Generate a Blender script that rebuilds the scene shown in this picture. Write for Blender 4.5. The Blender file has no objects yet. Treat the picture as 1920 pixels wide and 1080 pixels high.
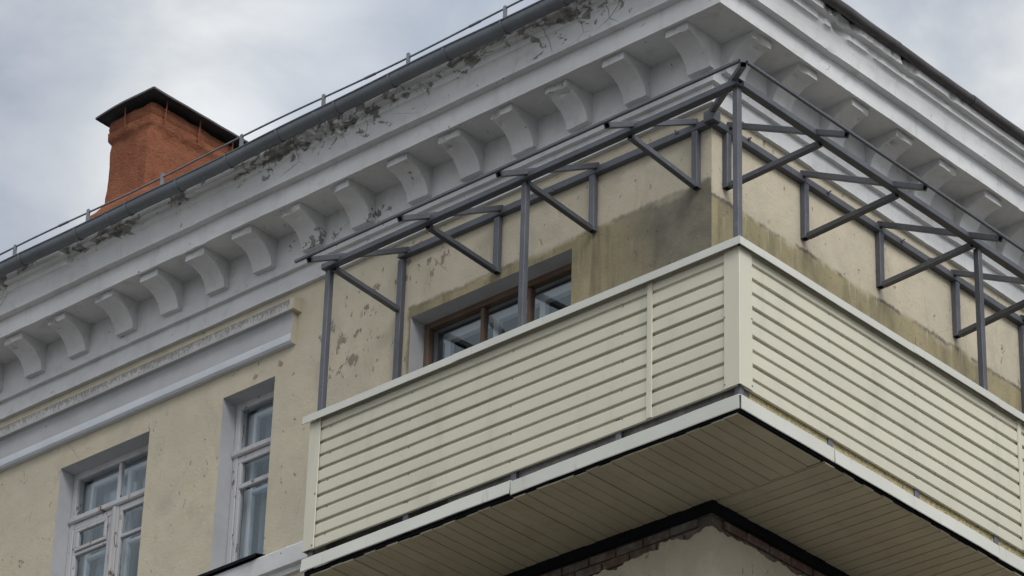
import bpy, math, random
from mathutils import Vector, Matrix, noise
random.seed(7)
R = math.radians
S = bpy.context.scene
COL = S.collection
Z0 = 13.289                       # height of the siding's lower edge above the ground
WL, WR = 0.95, 1.02               # left facade is the plane y = WL, right facade the plane x = -WR

# ------------------------------------------------------------------ camera
cam = bpy.data.cameras.new('camera'); co = bpy.data.objects.new('camera', cam); COL.objects.link(co)
h, pt, ro = R(42.88526), R(29.893174), R(1.795695)
fw = Vector((-math.cos(pt)*math.sin(h), math.cos(pt)*math.cos(h), math.sin(pt)))
rt = fw.cross(Vector((0, 0, 1))).normalized(); up = rt.cross(fw)
r2 = math.cos(ro)*rt+math.sin(ro)*up; u2 = -math.sin(ro)*rt+math.cos(ro)*up
M = Matrix((r2, u2, -fw)).transposed().to_4x4(); M.translation = (13.514, -16.846, -11.689+Z0)
co.matrix_world = M
cam.sensor_width = 36; cam.lens = 6781.3/1920*36; cam.clip_end = 5000
S.camera = co
# ------------------------------------------------------------------ sky and sun
W = bpy.data.worlds.new('World'); S.world = W; W.use_nodes = True
SUN_EL, SUN_AZ = R(42), R(114)    # azimuth clockwise from +Y
def build_world():
    nt = W.node_tree; nt.nodes.clear(); L = nt.links
    def n(t, **k):
        a = nt.nodes.new(t)
        for q, v in k.items(): setattr(a, q, v)
        return a
    out = n('ShaderNodeOutputWorld'); bg = n('ShaderNodeBackground'); bg.inputs[1].default_value = 0.1
    sky = n('ShaderNodeTexSky', sky_type='NISHITA', sun_disc=False); sky.sun_elevation = SUN_EL; sky.sun_rotation = SUN_AZ
    tc = n('ShaderNodeTexCoord')
    mp = n('ShaderNodeMapping'); mp.inputs['Scale'].default_value = (1, 1, 1.5); mp.inputs['Location'].default_value = (6.4, 4.1, 1.1)
    L.new(tc.outputs['Generated'], mp.inputs[0])
    def noi(sc, det, rough, dist=0.3):
        a = n('ShaderNodeTexNoise'); a.inputs['Scale'].default_value = sc; a.inputs['Detail'].default_value = det
        a.inputs['Roughness'].default_value = rough; a.inputs['Distortion'].default_value = dist
        L.new(mp.outputs[0], a.inputs['Vector']); return a
    a = noi(5.5, 2, .45, .2); a2 = noi(15, 5, .55, .3); b = noi(4.2, 3, .5)
    sm = n('ShaderNodeMath', operation='MULTIPLY_ADD'); L.new(a2.outputs[0], sm.inputs[0]); sm.inputs[1].default_value = .60; L.new(a.outputs[0], sm.inputs[2])
    cr = n('ShaderNodeValToRGB'); e = cr.color_ramp.elements
    e[0].position = .55; e[0].color = (2.75, 3.05, 3.65, 1); e[1].position = .98; e[1].color = (6.5, 6.6, 6.65, 1)
    m = e.new(.70); m.color = (3.75, 4.0, 4.4, 1); m = e.new(.81); m.color = (4.75, 4.95, 5.15, 1)
    L.new(sm.outputs[0], cr.inputs[0])
    cv = n('ShaderNodeMapRange'); cv.inputs[1].default_value = .30; cv.inputs[2].default_value = .48; cv.inputs[3].default_value = .6; cv.inputs[4].default_value = 1.0
    L.new(b.outputs[0], cv.inputs[0])
    mx = n('ShaderNodeMix', data_type='RGBA'); L.new(cv.outputs[0], mx.inputs[0]); L.new(sky.outputs[0], mx.inputs[6]); L.new(cr.outputs[0], mx.inputs[7])
    L.new(mx.outputs[2], bg.inputs[0]); L.new(bg.outputs[0], out.inputs[0])
build_world()
sl = bpy.data.lights.new('sun', 'SUN'); sl.energy = 1.5; sl.angle = R(35); sl.color = (1, .97, .93)
so = bpy.data.objects.new('sun', sl); COL.objects.link(so)
sd = Vector((math.sin(SUN_AZ)*math.cos(SUN_EL), math.cos(SUN_AZ)*math.cos(SUN_EL), math.sin(SUN_EL)))
so.rotation_euler = (-sd).to_track_quat('-Z', 'Y').to_euler(); so.location = (20, -20, 40)
S.view_settings.view_transform = 'Standard'; S.view_settings.look = 'None'
S.view_settings.exposure = 0.56; S.view_settings.gamma = 1.0
S.render.engine = 'CYCLES'
S.cycles.use_adaptive_sampling = True; S.cycles.adaptive_threshold = 0.025; S.cycles.max_bounces = 4; S.cycles.diffuse_bounces = 3; S.cycles.glossy_bounces = 3; S.cycles.transparent_max_bounces = 8

# ------------------------------------------------------------------ material helper
class NT:
    def __init__(s, name, rough=.8, spec=.3, metal=0):
        s.m = bpy.data.materials.new(name); s.m.use_nodes = True; s.t = s.m.node_tree; s.b = s.t.nodes['Principled BSDF']
        s.b.inputs['Roughness'].default_value = rough; s.b.inputs['Specular IOR Level'].default_value = spec; s.b.inputs['Metallic'].default_value = metal
        g = s.n('ShaderNodeNewGeometry'); v = s.n('ShaderNodeVectorMath'); v.operation = 'SUBTRACT'; s.l(g.outputs['Position'], v.inputs[0]); v.inputs[1].default_value = (0, 0, Z0)
        s.p = v.outputs[0]; s.nrm = g.outputs['Normal']
        q = s.n('ShaderNodeSeparateXYZ'); s.l(s.p, q.inputs[0]); s.x, s.y, s.z = q.outputs
    def n(s, t): return s.t.nodes.new(t)
    def l(s, a, b): s.t.links.new(a, b)
    def put(s, v, i):
        if hasattr(v, 'is_output'): s.l(v, i)
        else:
            try: i.default_value = v
            except Exception: i.default_value = (*v, 1)
    def noise(s, sc, det=4, ro=.55, dist=0, scale=(1, 1, 1), off=(0, 0, 0)):
        mp = s.n('ShaderNodeMapping'); mp.inputs['Scale'].default_value = scale; mp.inputs['Location'].default_value = off; s.l(s.p, mp.inputs[0])
        a = s.n('ShaderNodeTexNoise'); a.inputs['Scale'].default_value = sc; a.inputs['Detail'].default_value = det; a.inputs['Roughness'].default_value = ro; a.inputs['Distortion'].default_value = dist
        s.l(mp.outputs[0], a.inputs['Vector']); return a.outputs[0]
    def vor(s, sc, feat='DISTANCE_TO_EDGE', scale=(1, 1, 1), warp=None):
        mp = s.n('ShaderNodeMapping'); mp.inputs['Scale'].default_value = scale; s.l(s.p, mp.inputs[0]); src = mp.outputs[0]
        if warp is not None:
            w = s.n('ShaderNodeVectorMath'); w.operation = 'ADD'; s.l(src, w.inputs[0]); s.l(warp, w.inputs[1]); src = w.outputs[0]
        a = s.n('ShaderNodeTexVoronoi'); a.feature = feat; a.inputs['Scale'].default_value = sc; s.l(src, a.inputs['Vector']); return a.outputs['Distance']
    def ma(s, op, a, b=0., c=0.):
        q = s.n('ShaderNodeMath'); q.operation = op
        for i, v in enumerate((a, b, c)): s.put(v, q.inputs[i])
        return q.outputs[0]
    def rng(s, v, a, b, c=0., d=1., smooth=True):
        q = s.n('ShaderNodeMapRange'); q.interpolation_type = 'SMOOTHSTEP' if smooth else 'LINEAR'
        for i, t in enumerate((v, a, b, c, d)): s.put(t, q.inputs[i])
        return q.outputs[0]
    def mix(s, f, a, b, mode='MIX'):
        q = s.n('ShaderNodeMix'); q.data_type = 'RGBA'; q.blend_type = mode
        s.put(f, q.inputs[0]); s.put(a if hasattr(a, 'is_output') else (*a, 1), q.inputs[6]); s.put(b if hasattr(b, 'is_output') else (*b, 1), q.inputs[7])
        return q.outputs[2]
    def mul(s, *a):
        r = a[0]
        for q in a[1:]: r = s.ma('MULTIPLY', r, q)
        return r
    def blob(s, x, z, rx, rz):                      # soft patch centred on a spot of the wall
        a = s.ma('DIVIDE', s.ma('SUBTRACT', s.x, x), rx); b = s.ma('DIVIDE', s.ma('SUBTRACT', s.z, z), rz)
        return s.rng(s.ma('ADD', s.ma('MULTIPLY', a, a), s.ma('MULTIPLY', b, b)), 1.0, 0.0)
    def vary(s, c, lo, hi):                          # every piece a slightly different batch of paint
        oi = s.n('ShaderNodeObjectInfo'); k = s.rng(oi.outputs['Random'], 0, 1, lo, hi, False)
        cc = s.n('ShaderNodeCombineColor'); [s.l(k, cc.inputs[i]) for i in range(3)]
        return s.mix(1.0, c, cc.outputs[0], 'MULTIPLY')
    def col(s, c): s.put(c if hasattr(c, 'is_output') else (*c, 1), s.b.inputs['Base Color'])
    def bump(s, h, st=.3, d=.01):
        q = s.n('ShaderNodeBump'); q.inputs['Strength'].default_value = st; q.inputs['Distance'].default_value = d; s.l(h, q.inputs['Height']); s.l(q.outputs[0], s.b.inputs['Normal'])
    def rough(s, v): s.put(v, s.b.inputs['Roughness'])

def plaster_material():
    t = NT('yellow_plaster', .9, .15)
    c = t.mix(t.rng(t.noise(1.1, 4, .6), .3, .7), (.575, .515, .395), (.51, .468, .37))
    c = t.mix(t.rng(t.noise(5, 5, .6), .35, .75), c, (.50, .45, .345)); c = t.mix(t.mul(t.rng(t.noise(2.1, 6, .68, .6, (1, 1, .7), (8, 3, 5)), .52, .70), .55), c, (.40, .365, .295))
    c = t.mix(t.mul(t.rng(t.noise(3.2, 6, .65, .5, (1, 1, .45)), .55, .75), .5), c, (.42, .37, .28))
    # raw, weathered render where the old loggia used to be
    nb = t.noise(2.2, 5, .6, .3)
    on_left = t.rng(t.y, .9499, .9502)              # 0 on the right facade's side edges
    is_right = t.ma('GREATER_THAN', t.x, -WR-.004)
    top = t.ma('ADD', t.ma('MULTIPLY', is_right, -.125), t.ma('ADD', t.ma('ADD', 2.43, t.ma('MULTIPLY', t.noise(24, 3, .55, 0, (1, 1, .03)), .045)), t.ma('MULTIPLY', nb, .11)))
    z1 = t.rng(t.ma('SUBTRACT', top, t.z), -.015, t.rng(t.noise(3, 3), .35, .65, .02, .10))
    xin = t.rng(t.ma('ADD', t.x, t.ma('MULTIPLY', t.noise(4, 4), .12)), -4.10, -4.06)
    low = t.rng(t.z, -.25, -.2)
    zone = t.mul(z1, xin, low)
    streak = t.noise(7, 5, .6, .2, (1, 1, .10))
    oc = t.mix(t.rng(t.noise(2.6, 5, .65, .4), .3, .7), (.275, .245, .150), (.375, .325, .205))
    oc = t.mix(t.mul(t.rng(streak, .45, .70), .75), oc, (.19, .165, .11))
    oc = t.mix(t.mul(t.rng(t.noise(16, 5, .7, .2, (1, 1, .12)), .52, .75), .45), oc, (.46, .41, .28))
    # bare grey cement towards the corner
    cem = t.mul(t.rng(t.ma('ADD', t.x, t.ma('MULTIPLY', nb, .9)), -1.75, -.95), t.ma('SUBTRACT', 1., is_right))
    oc = t.mix(t.mul(cem, .9), oc, t.mix(t.rng(t.noise(6, 5), .3, .7), (.15, .142, .12), (.215, .20, .16)))
    c = t.mix(zone, c, oc)
    # dark ragged seam along the top of that zone
    seam = t.rng(t.ma('ABSOLUTE', t.ma('SUBTRACT', t.ma('SUBTRACT', top, t.z), t.ma('MULTIPLY', t.noise(30, 4, .6, 0, (1, 1, .3)), .05))), .030, .0)
    c = t.mix(t.mul(seam, t.rng(t.noise(3.5, 4), .40, .55), xin, t.rng(is_right, 0, 1, .35, .9)), c, (.13, .12, .105))
    drip = t.mul(t.rng(t.noise(26, 3, .5, 0, (1, 1, .05)), .60, .68), t.rng(t.ma('SUBTRACT', top, t.z), .22, .0), z1, xin, is_right)
    c = t.mix(t.mul(drip, .7), c, (.52, .48, .38))
    # peeled paint beside the balcony and under the cornice
    reg = t.ma('MAXIMUM', t.blob(-4.80, 2.52, .50, .55), t.ma('MAXIMUM', t.blob(-4.1, 2.85, .85, .25), t.ma('MAXIMUM', t.blob(-5.75, 2.52, .45, .12), t.blob(-9.1, 1.3, .8, .6))))
    pn = t.noise(8.5, 8, .66, .25, (1.2, 1.2, .75))
    peel0 = peel = t.rng(t.ma('ADD', pn, t.ma('MULTIPLY', reg, .105)), .664, .674)
    peel = t.mul(peel, t.ma('SUBTRACT', 1., zone))
    pc = t.mix(t.rng(t.noise(9, 4), .35, .65), (.31, .27, .185), (.24, .225, .19))
    c = t.mix(peel, c, pc)
    # small knocks and gouges
    gn = t.noise(26, 3, .6, .6, (1, 1, .55), (3, 1, 7))
    gou0 = t.rng(gn, .685, .705); gou = t.mul(t.rng(gn, .685, .705), t.rng(t.noise(1.7, 2, .5, 0, (1, 1, 1), (5, 2, 9)), .38, .50))
    c = t.mix(t.mul(gou, .75), c, (.19, .17, .135))
    crk = t.mul(t.rng(t.vor(1.6, warp=None), .006, .0), t.rng(t.noise(1.3, 3, .5, 0, (1, 1, 1), (1, 9, 4)), .56, .66))
    c = t.mix(t.mul(crk, .45), c, (.2, .18, .15))
    t.col(c)
    hgt = t.ma('SUBTRACT', t.ma('ADD', t.ma('MULTIPLY', t.noise(38, 5, .7), .45), t.noise(4, 2)), t.ma('ADD', t.ma('MULTIPLY', peel0, .5), gou0))
    t.bump(hgt, .8, .014); return t.m

def whitewash_material(name='white_cornice_paint', tint=(.66, .668, .68), grime=1.0):
    t = NT(name, .85, .2)
    c = t.mix(t.rng(t.noise(1.3, 5, .6), .3, .7), tint, tuple(q*.86 for q in tint))
    c = t.mix(t.mul(t.rng(t.noise(6, 6, .65, .4), .5, .78), .55), c, (.40, .395, .375))
    c = t.mix(t.mul(t.rng(t.noise(9, 5, .6, .2, (1, 1, .15)), .55, .8), .35*grime), c, (.36, .35, .32))
    left = t.rng(t.y, WL, WL-.02)                    # 1 in front of the left facade
    left = t.mul(left, t.rng(t.ma('ADD', t.x, t.ma('MULTIPLY', t.y, 1.0)), .02, -.1))
    # damp and flaking paint under the left gutter
    up_ = t.rng(t.z, 3.73, 4.05)
    along = t.ma('MAXIMUM', t.rng(t.ma('ABSOLUTE', t.ma('ADD', t.x, 4.6)), 1.9, .3), t.ma('MAXIMUM', t.rng(t.ma('ABSOLUTE', t.ma('ADD', t.x, 1.9)), 1.25, .1), t.rng(t.x, -8.2, -9.0)))
    big = t.noise(2.8, 8, .66, .3, (1, 1, 1.6))
    fl = t.ma('ADD', t.noise(7.5, 6, .62, .45, (1, 1, 1.3)), t.mul(up_, left, along, .155))
    flake = t.mul(t.rng(fl, .685, .70), left)
    damp = t.mul(t.rng(t.ma('ADD', big, t.ma('MULTIPLY', t.rng(t.z, 3.90, 4.07), .22)), .728, .75), left, t.rng(t.z, 3.78, 3.90))
    c = t.mix(t.mul(damp, .9), c, t.mix(t.rng(t.noise(14, 5, .6), .4, .62), (.12, .12, .115), (.33, .325, .315)))
    # flakes low on the frieze beside the frame's end
    r2_ = t.ma('MAXIMUM', t.blob(-5.0, 3.42, .30, .14), t.ma('MAXIMUM', t.blob(-4.42, 3.44, .22, .13), t.blob(-4.6, 3.2, .6, .06)))
    f2 = t.mul(t.rng(t.ma('ADD', t.noise(13, 5, .6, .4), t.ma('MULTIPLY', r2_, .17)), .70, .715), left)
    f3 = t.rng(t.noise(13, 5, .6, .8, (1, 1, 1), (4, 4, 4)), .715, .73)
    pc = t.mix(t.rng(t.noise(11, 4), .35, .65), (.16, .157, .15), (.27, .262, .245))
    pall = t.ma('MAXIMUM', flake, t.ma('MAXIMUM', f2, f3))
    c = t.mix(t.mul(pall, .92), c, pc)
    crk = t.mul(t.rng(t.vor(3.6), .028, .0), left, along, t.rng(t.noise(1.6, 3, .5, 0, (1, 1, 1), (1, 9, 4)), .42, .56), t.rng(t.z, 3.80, 3.92))
    c = t.mix(t.mul(crk, .8), c, (.09, .085, .08))
    c = t.vary(c, .93, 1.05)
    t.col(c)
    t.bump(t.ma('SUBTRACT', t.ma('ADD', t.ma('MULTIPLY', t.noise(30, 5, .7), .5), t.noise(5, 2)), t.ma('MULTIPLY', flake, 1.4)), .55, .008)
    return t.m

def band_material():
    t = NT('band_paint', .85, .2)
    lo = t.rng(t.z, 2.698, 2.694)
    hi = t.rng(t.z, 2.905, 2.91)
    c = t.mix(t.rng(t.noise(2, 5, .6), .3, .7), (.43, .437, .45), (.37, .377, .39))
    c = t.mix(lo, c, t.mix(t.rng(t.noise(3, 5), .3, .7), (.60, .63, .68), (.54, .565, .61)))
    cap = t.mix(t.rng(t.noise(6, 5, .6), .3, .7), (.52, .515, .50), (.40, .395, .38))
    run = t.rng(t.ma('ADD', t.noise(55, 6, .75, .2, (1, 1, .45)), t.ma('ADD', t.ma('MULTIPLY', t.rng(t.z, 2.90, 3.01, 0, 1, False), .30), t.ma('MULTIPLY', t.noise(1.6, 3), .22))), .68, .86)
    cap = t.mix(t.mul(run, .6), cap, (.085, .083, .078))
    c = t.mix(hi, c, cap)
    c = t.mix(t.mul(t.rng(t.noise(15, 4, .6, .5), .70, .73), .8), c, (.15, .145, .14))
    t.col(c); t.bump(t.noise(30, 6, .7), .35, .006); return t.m

def simple(name, a, b, sc=4, rough=.7, spec=.3, metal=0, bump=.2, bd=.004, spots=None, scale=(1, 1, 1), det=5):
    t = NT(name, rough, spec, metal)
    c = t.mix(t.rng(t.noise(sc, det, .6, .2, scale), .3, .7), a, b)
    if spots: c = t.mix(t.mul(t.rng(t.noise(spots[0], 5, .65, .5), spots[1], spots[1]+.06), spots[3]), c, spots[2])
    if 'board' in name: c = t.vary(c, .95, 1.04)
    t.col(c); t.rough(t.rng(t.noise(sc*2.3, 4), .3, .7, rough-.08, rough+.1))
    if bump: t.bump(t.noise(sc*9, 5, .65), bump, bd)
    return t.m

def brick_material():
    t = NT('old_brick', .9, .1)
    oi = t.n('ShaderNodeObjectInfo')
    c = t.mix(oi.outputs['Random'], (.135, .078, .058), (.125, .108, .092))
    c = t.mix(t.rng(t.noise(9, 6, .7, .4), .42, .66), c, (.19, .175, .155))
    t.col(c); t.bump(t.noise(40, 6, .7), .7, .01); return t.m

def siding_material():
    t = NT('cream_siding_paint', .42, .4)
    c = t.mix(t.rng(t.noise(.8, 3), .3, .7), (.61, .588, .475), (.58, .56, .455))
    c = t.mix(t.mul(t.rng(t.noise(3.2, 6, .62, .3, (1, 1, .22)), .50, .78), .50), c, (.43, .415, .335)); c = t.vary(c, .95, 1.04)
    c = t.mix(t.mul(t.rng(t.noise(48, 3, .5, 1.2, (1, 1, .5)), .755, .77), .7), c, (.23, .21, .16))
    t.col(c); t.rough(t.rng(t.noise(3, 4), .3, .7, .36, .52)); t.bump(t.noise(2.5, 2, .5), .12, .006); return t.m

def skirt_material():
    t = NT('cream_flashing_paint', .45, .4)
    c = t.mix(t.rng(t.noise(1.2, 3), .3, .7), (.60, .605, .555), (.545, .55, .50))
    c = t.mix(t.mul(t.rng(t.noise(20, 4, .6, .3, (1, 1, .12)), .62, .74), .45), c, (.33, .31, .26))
    c = t.mix(t.mul(t.rng(t.noise(60, 2, .5, 1), .75, .77), .8), c, (.2, .18, .14))
    t.col(c); t.bump(t.noise(3, 3, .5), .25, .008); return t.m

def steel_material(name='grey_primed_steel', a=(.105, .112, .132), b=(.082, .088, .105)):
    t = NT(name, .5, .4)
    c = t.mix(t.rng(t.noise(3, 5, .6), .3, .7), a, b)
    c = t.mix(t.mul(t.rng(t.noise(22, 5, .65, .4), .62, .72), .55), c, (.20, .20, .21))
    c = t.mix(t.mul(t.rng(t.noise(12, 5, .65, .6, (1, 1, 1), (7, 7, 7)), .68, .74), .8), c, (.055, .05, .045))
    c = t.mix(t.mul(t.rng(t.noise(5, 6, .7, .5, (1, 1, 1), (2, 5, 1)), .63, .72), .6), c, (.115, .075, .055))
    c = t.vary(c, .82, 1.18)
    t.col(c); t.rough(t.rng(t.noise(8, 4), .3, .7, .42, .62)); t.bump(t.noise(40, 4, .6), .25, .004); return t.m

def gutter_material():
    t = NT('grey_gutter_metal', .45, .5, .35)
    c = t.mix(t.rng(t.noise(2.5, 5, .6), .3, .7), (.155, .172, .192), (.125, .138, .155))
    c = t.mix(t.mul(t.rng(t.noise(16, 5, .6, .2, (1, .3, .3)), .55, .8), .6), c, (.09, .095, .10))
    c = t.mix(t.mul(t.rng(t.noise(30, 4, .6, .2, (1, 1, .1)), .6, .72), .35), c, (.26, .27, .28))
    t.col(c); t.bump(t.noise(12, 3), .1, .004); return t.m

def chimney_material():
    t = NT('red_ochre_render', .92, .1)
    c = t.mix(t.rng(t.noise(2.2, 6, .65, .3), .3, .7), (.32, .128, .072), (.24, .095, .057))
    c = t.mix(t.mul(t.rng(t.noise(6, 6, .65, .5), .50, .72), .6), c, (.33, .15, .085))
    c = t.mix(t.mul(t.rng(t.noise(4, 6, .65, .5, (1, 1, 1), (3, 3, 3)), .60, .75), .6), c, (.13, .06, .042))
    c = t.mix(t.rng(t.noise(24, 4, .6, .6), .765, .78), c, (.62, .52, .46))
    t.col(c); t.bump(t.ma('ADD', t.noise(5, 6, .6), t.ma('MULTIPLY', t.noise(28, 6, .75), .6)), 1.0, .05); return t.m

def wood_material(name, a, b, under, thr):
    t = NT(name, .75, .25)
    c = t.mix(t.rng(t.noise(4, 5, .6, 0, (1, 1, .3)), .3, .7), a, b)
    pe = t.rng(t.noise(17, 6, .65, .7, (1.0, 1.0, .45)), thr, thr+.025)
    c = t.mix(pe, c, under)
    t.col(c); t.bump(t.ma('SUBTRACT', t.noise(50, 5, .6, 0, (1, 1, .2)), pe), .5, .004); return t.m

def glass_material():
    m = bpy.data.materials.new('window_glass'); m.use_nodes = True; t = m.node_tree; t.nodes.clear()
    o = t.nodes.new('ShaderNodeOutputMaterial'); mx = t.nodes.new('ShaderNodeMixShader'); gl = t.nodes.new('ShaderNodeBsdfGlossy'); tr = t.nodes.new('ShaderNodeBsdfTransparent'); lw = t.nodes.new('ShaderNodeFresnel')
    lw.inputs[0].default_value = 1.95; gl.inputs['Roughness'].default_value = .01; gl.inputs[0].default_value = (.80, .92, 1, 1); tr.inputs[0].default_value = (.93, .95, .96, 1)
    no = t.nodes.new('ShaderNodeTexNoise'); no.inputs['Scale'].default_value = 1.6; no.inputs['Detail'].default_value = 1
    g = t.nodes.new('ShaderNodeNewGeometry'); t.links.new(g.outputs['Position'], no.inputs['Vector'])
    bp = t.nodes.new('ShaderNodeBump'); bp.inputs['Strength'].default_value = .16; bp.inputs['Distance'].default_value = .02; t.links.new(no.outputs[0], bp.inputs['Height']); t.links.new(bp.outputs[0], gl.inputs['Normal'])
    bk = t.nodes.new('ShaderNodeMath'); bk.operation = 'SUBTRACT'; bk.inputs[0].default_value = 1; t.links.new(g.outputs['Backfacing'], bk.inputs[1])
    fm = t.nodes.new('ShaderNodeMath'); fm.operation = 'MULTIPLY'; t.links.new(bk.outputs[0], fm.inputs[0]); t.links.new(lw.outputs[0], fm.inputs[1])
    t.links.new(fm.outputs[0], mx.inputs[0]); t.links.new(tr.outputs[0], mx.inputs[1]); t.links.new(gl.outputs[0], mx.inputs[2]); t.links.new(mx.outputs[0], o.inputs[0])
    return m

MAT = dict(
    plaster=plaster_material(), white=whitewash_material(), band=band_material(),
    reveal=simple('whitewashed_reveal', (.47, .475, .50), (.41, .415, .435), 3, .88, .15, spots=(14, .66, (.10, .095, .09), .8)),
    siding=siding_material(), skirt=skirt_material(), steel=steel_material(), black=simple('black_painted_steel', (.010, .011, .015), (.006, .007, .009), 6, .85, .08),
    gutter=gutter_material(), chimney=chimney_material(), brick=brick_material(),
    roof=simple('dark_roof_sheet', (.050, .047, .050), (.075, .070, .072), 5, .5, .4, .2, spots=(12, .6, (.12, .105, .10), .5)),
    chimcap=simple('dark_cap_sheet', (.050, .055, .060), (.075, .080, .085), 5, .5, .4, .2),
    soffit=simple('tan_soffit_board', (.37, .332, .238), (.325, .292, .21), 1.6, .5, .35, spots=(3, .56, (.29, .235, .165), .3)),
    slab=simple('rough_slab_concrete', (.72, .63, .37), (.46, .39, .23), 30, .95, .1, bump=.9, bd=.015, spots=(40, .6, (.08, .07, .05), .8)),
    slabdark=simple('grey_slab_concrete', (.30, .30, .29), (.16, .16, .155), 6, .95, .1, bump=.7, bd=.01),  # darker grey concrete for the left arm
    mortar=simple('old_mortar', (.20, .185, .165), (.13, .115, .10), 10, .95, .1, bump=.8, bd=.012),
    wood=wood_material('peeling_white_joinery', (.52, .52, .535), (.44, .44, .45), (.17, .13, .10), .60),
    brown=wood_material('brown_joinery', (.165, .115, .083), (.12, .082, .060), (.09, .055, .04), .68),
    inner=simple('inner_frame_paint', (.74, .76, .78), (.68, .70, .72), 3, .6, .3), glass=glass_material(),
    room=simple('room_paint', (.20, .21, .22), (.16, .17, .18), 2, .9, .1, bump=0),
    curtain=simple('pale_curtain', (.40, .44, .48), (.28, .31, .34), 5, .9, .1, bump=0, scale=(6, 1, .2)),
    asphalt=simple('pale_paving', (.165, .16, .15), (.135, .13, .125), .6, .9, .2, bump=.3),
    zinc=simple('galvanised_rail', (.24, .25, .27), (.17, .18, .19), 9, .45, .5, .6),
)
# ------------------------------------------------------------------ mesh helpers
class MB:
    def __init__(s): s.v = []; s.f = []; s.mi = []
    def quad(s, a, b, c, d, m=0):
        i = len(s.v); s.v += [tuple(a), tuple(b), tuple(c), tuple(d)]; s.f.append((i, i+1, i+2, i+3)); s.mi.append(m)
    def poly(s, pts, m=0):
        i = len(s.v); s.v += [tuple(p) for p in pts]; s.f.append(tuple(range(i, i+len(pts)))); s.mi.append(m)
    def box(s, a, b, m=0):
        x0, y0, z0 = a; x1, y1, z1 = b; i = len(s.v)
        s.v += [(x0, y0, z0), (x1, y0, z0), (x1, y1, z0), (x0, y1, z0), (x0, y0, z1), (x1, y0, z1), (x1, y1, z1), (x0, y1, z1)]
        for f in ((3, 2, 1, 0), (4, 5, 6, 7), (0, 1, 5, 4), (1, 2, 6, 5), (2, 3, 7, 6), (3, 0, 4, 7)): s.f.append(tuple(i+k for k in f)); s.mi.append(m)
    def loft(s, rings, m=0, closed=True, caps=True):
        base = []
        for r in rings: base.append(len(s.v)); s.v += [tuple(p) for p in r]
        n = len(rings[0])
        for a, b in zip(base, base[1:]):
            for k in range(n if closed else n-1):
                k2 = (k+1) % n; s.f.append((a+k, a+k2, b+k2, b+k)); s.mi.append(m)
        if caps:
            s.f.append(tuple(base[0]+k for k in range(n-1, -1, -1))); s.mi.append(m)
            s.f.append(tuple(base[-1]+k for k in range(n))); s.mi.append(m)
    def tube(s, p0, p1, w, hh, upv=(0, 0, 1), ch=.004, hollow=True, wall=.003):
        """hollow rectangular steel section from p0 to p1"""
        p0, p1 = Vector(p0), Vector(p1); d = (p1-p0).normalized(); u = Vector(upv); sx = d.cross(u)
        if sx.length < 1e-4: sx = d.cross(Vector((1, 0, 0)))
        sx.normalize(); u = sx.cross(d).normalized()
        def ring(p, w_, h_, c):
            a, b = w_/2, h_/2
            return [p+sx*x+u*y for x, y in ((-a+c, -b), (a-c, -b), (a, -b+c), (a, b-c), (a-c, b), (-a+c, b), (-a, b-c), (-a, -b+c))]
        o0, o1 = ring(p0, w, hh, ch), ring(p1, w, hh, ch)
        if not hollow: s.loft([o0, o1]); return
        i0, i1 = ring(p0+d*.12, w-2*wall, hh-2*wall, ch*.5), ring(p1-d*.12, w-2*wall, hh-2*wall, ch*.5)
        e0, e1 = ring(p0, w-2*wall, hh-2*wall, ch*.5), ring(p1, w-2*wall, hh-2*wall, ch*.5)
        s.loft([i0, e0, o0, o1, e1, i1])
    def rod(s, p0, p1, r, n=8):
        p0, p1 = Vector(p0), Vector(p1); d = (p1-p0).normalized(); a = d.cross(Vector((0, 0, 1)))
        if a.length < 1e-4: a = Vector((1, 0, 0))
        a.normalize(); b = d.cross(a)
        s.loft([[p+a*r*math.cos(t)+b*r*math.sin(t) for t in [2*math.pi*k/n for k in range(n)]] for p in (p0, p1)])
    def mesh(s, name, mats, smooth=None, lift=True):
        me = bpy.data.meshes.new(name); dz = Z0 if lift else 0
        me.from_pydata([(x, y, z+dz) for x, y, z in s.v], [], s.f)
        for m in (mats if isinstance(mats, (list, tuple)) else [mats]): me.materials.append(m)
        me.polygons.foreach_set('material_index', s.mi)
        if smooth is not None:
            me.polygons.foreach_set('use_smooth', [True]*len(s.f)); me.set_sharp_from_angle(angle=R(smooth))
        me.update(); return me
    def build(s, name, mats, parent=None, smooth=None): return place(name, s.mesh(name, mats, smooth), parent)

def place(name, me, parent=None, loc=(0, 0, 0)):
    o = bpy.data.objects.new(name, me); COL.objects.link(o); o.location = loc
    if parent is not None:
        o.parent = parent; o.matrix_parent_inverse = WORLD[parent.name].inverted()
    WORLD[o.name] = Matrix.Translation(loc)
    return o
WORLD = {}
def thing(name, loc, label, cat, group=None):
    o = bpy.data.objects.new(name, None); COL.objects.link(o); o.location = loc; o.empty_display_size = .3
    o['label'] = label; o['category'] = cat
    if group: o['group'] = group
    WORLD[o.name] = Matrix.Translation(loc); return o
def N3(x, y, z): return noise.noise(Vector((x, y, z)))

# ------------------------------------------------------------------ ground
g = MB(); g.quad((-600, -600, -Z0), (600, -600, -Z0), (600, 600, -Z0), (-600, 600, -Z0))
go = g.build('ground', MAT['asphalt']); go['kind'] = 'structure'

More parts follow.
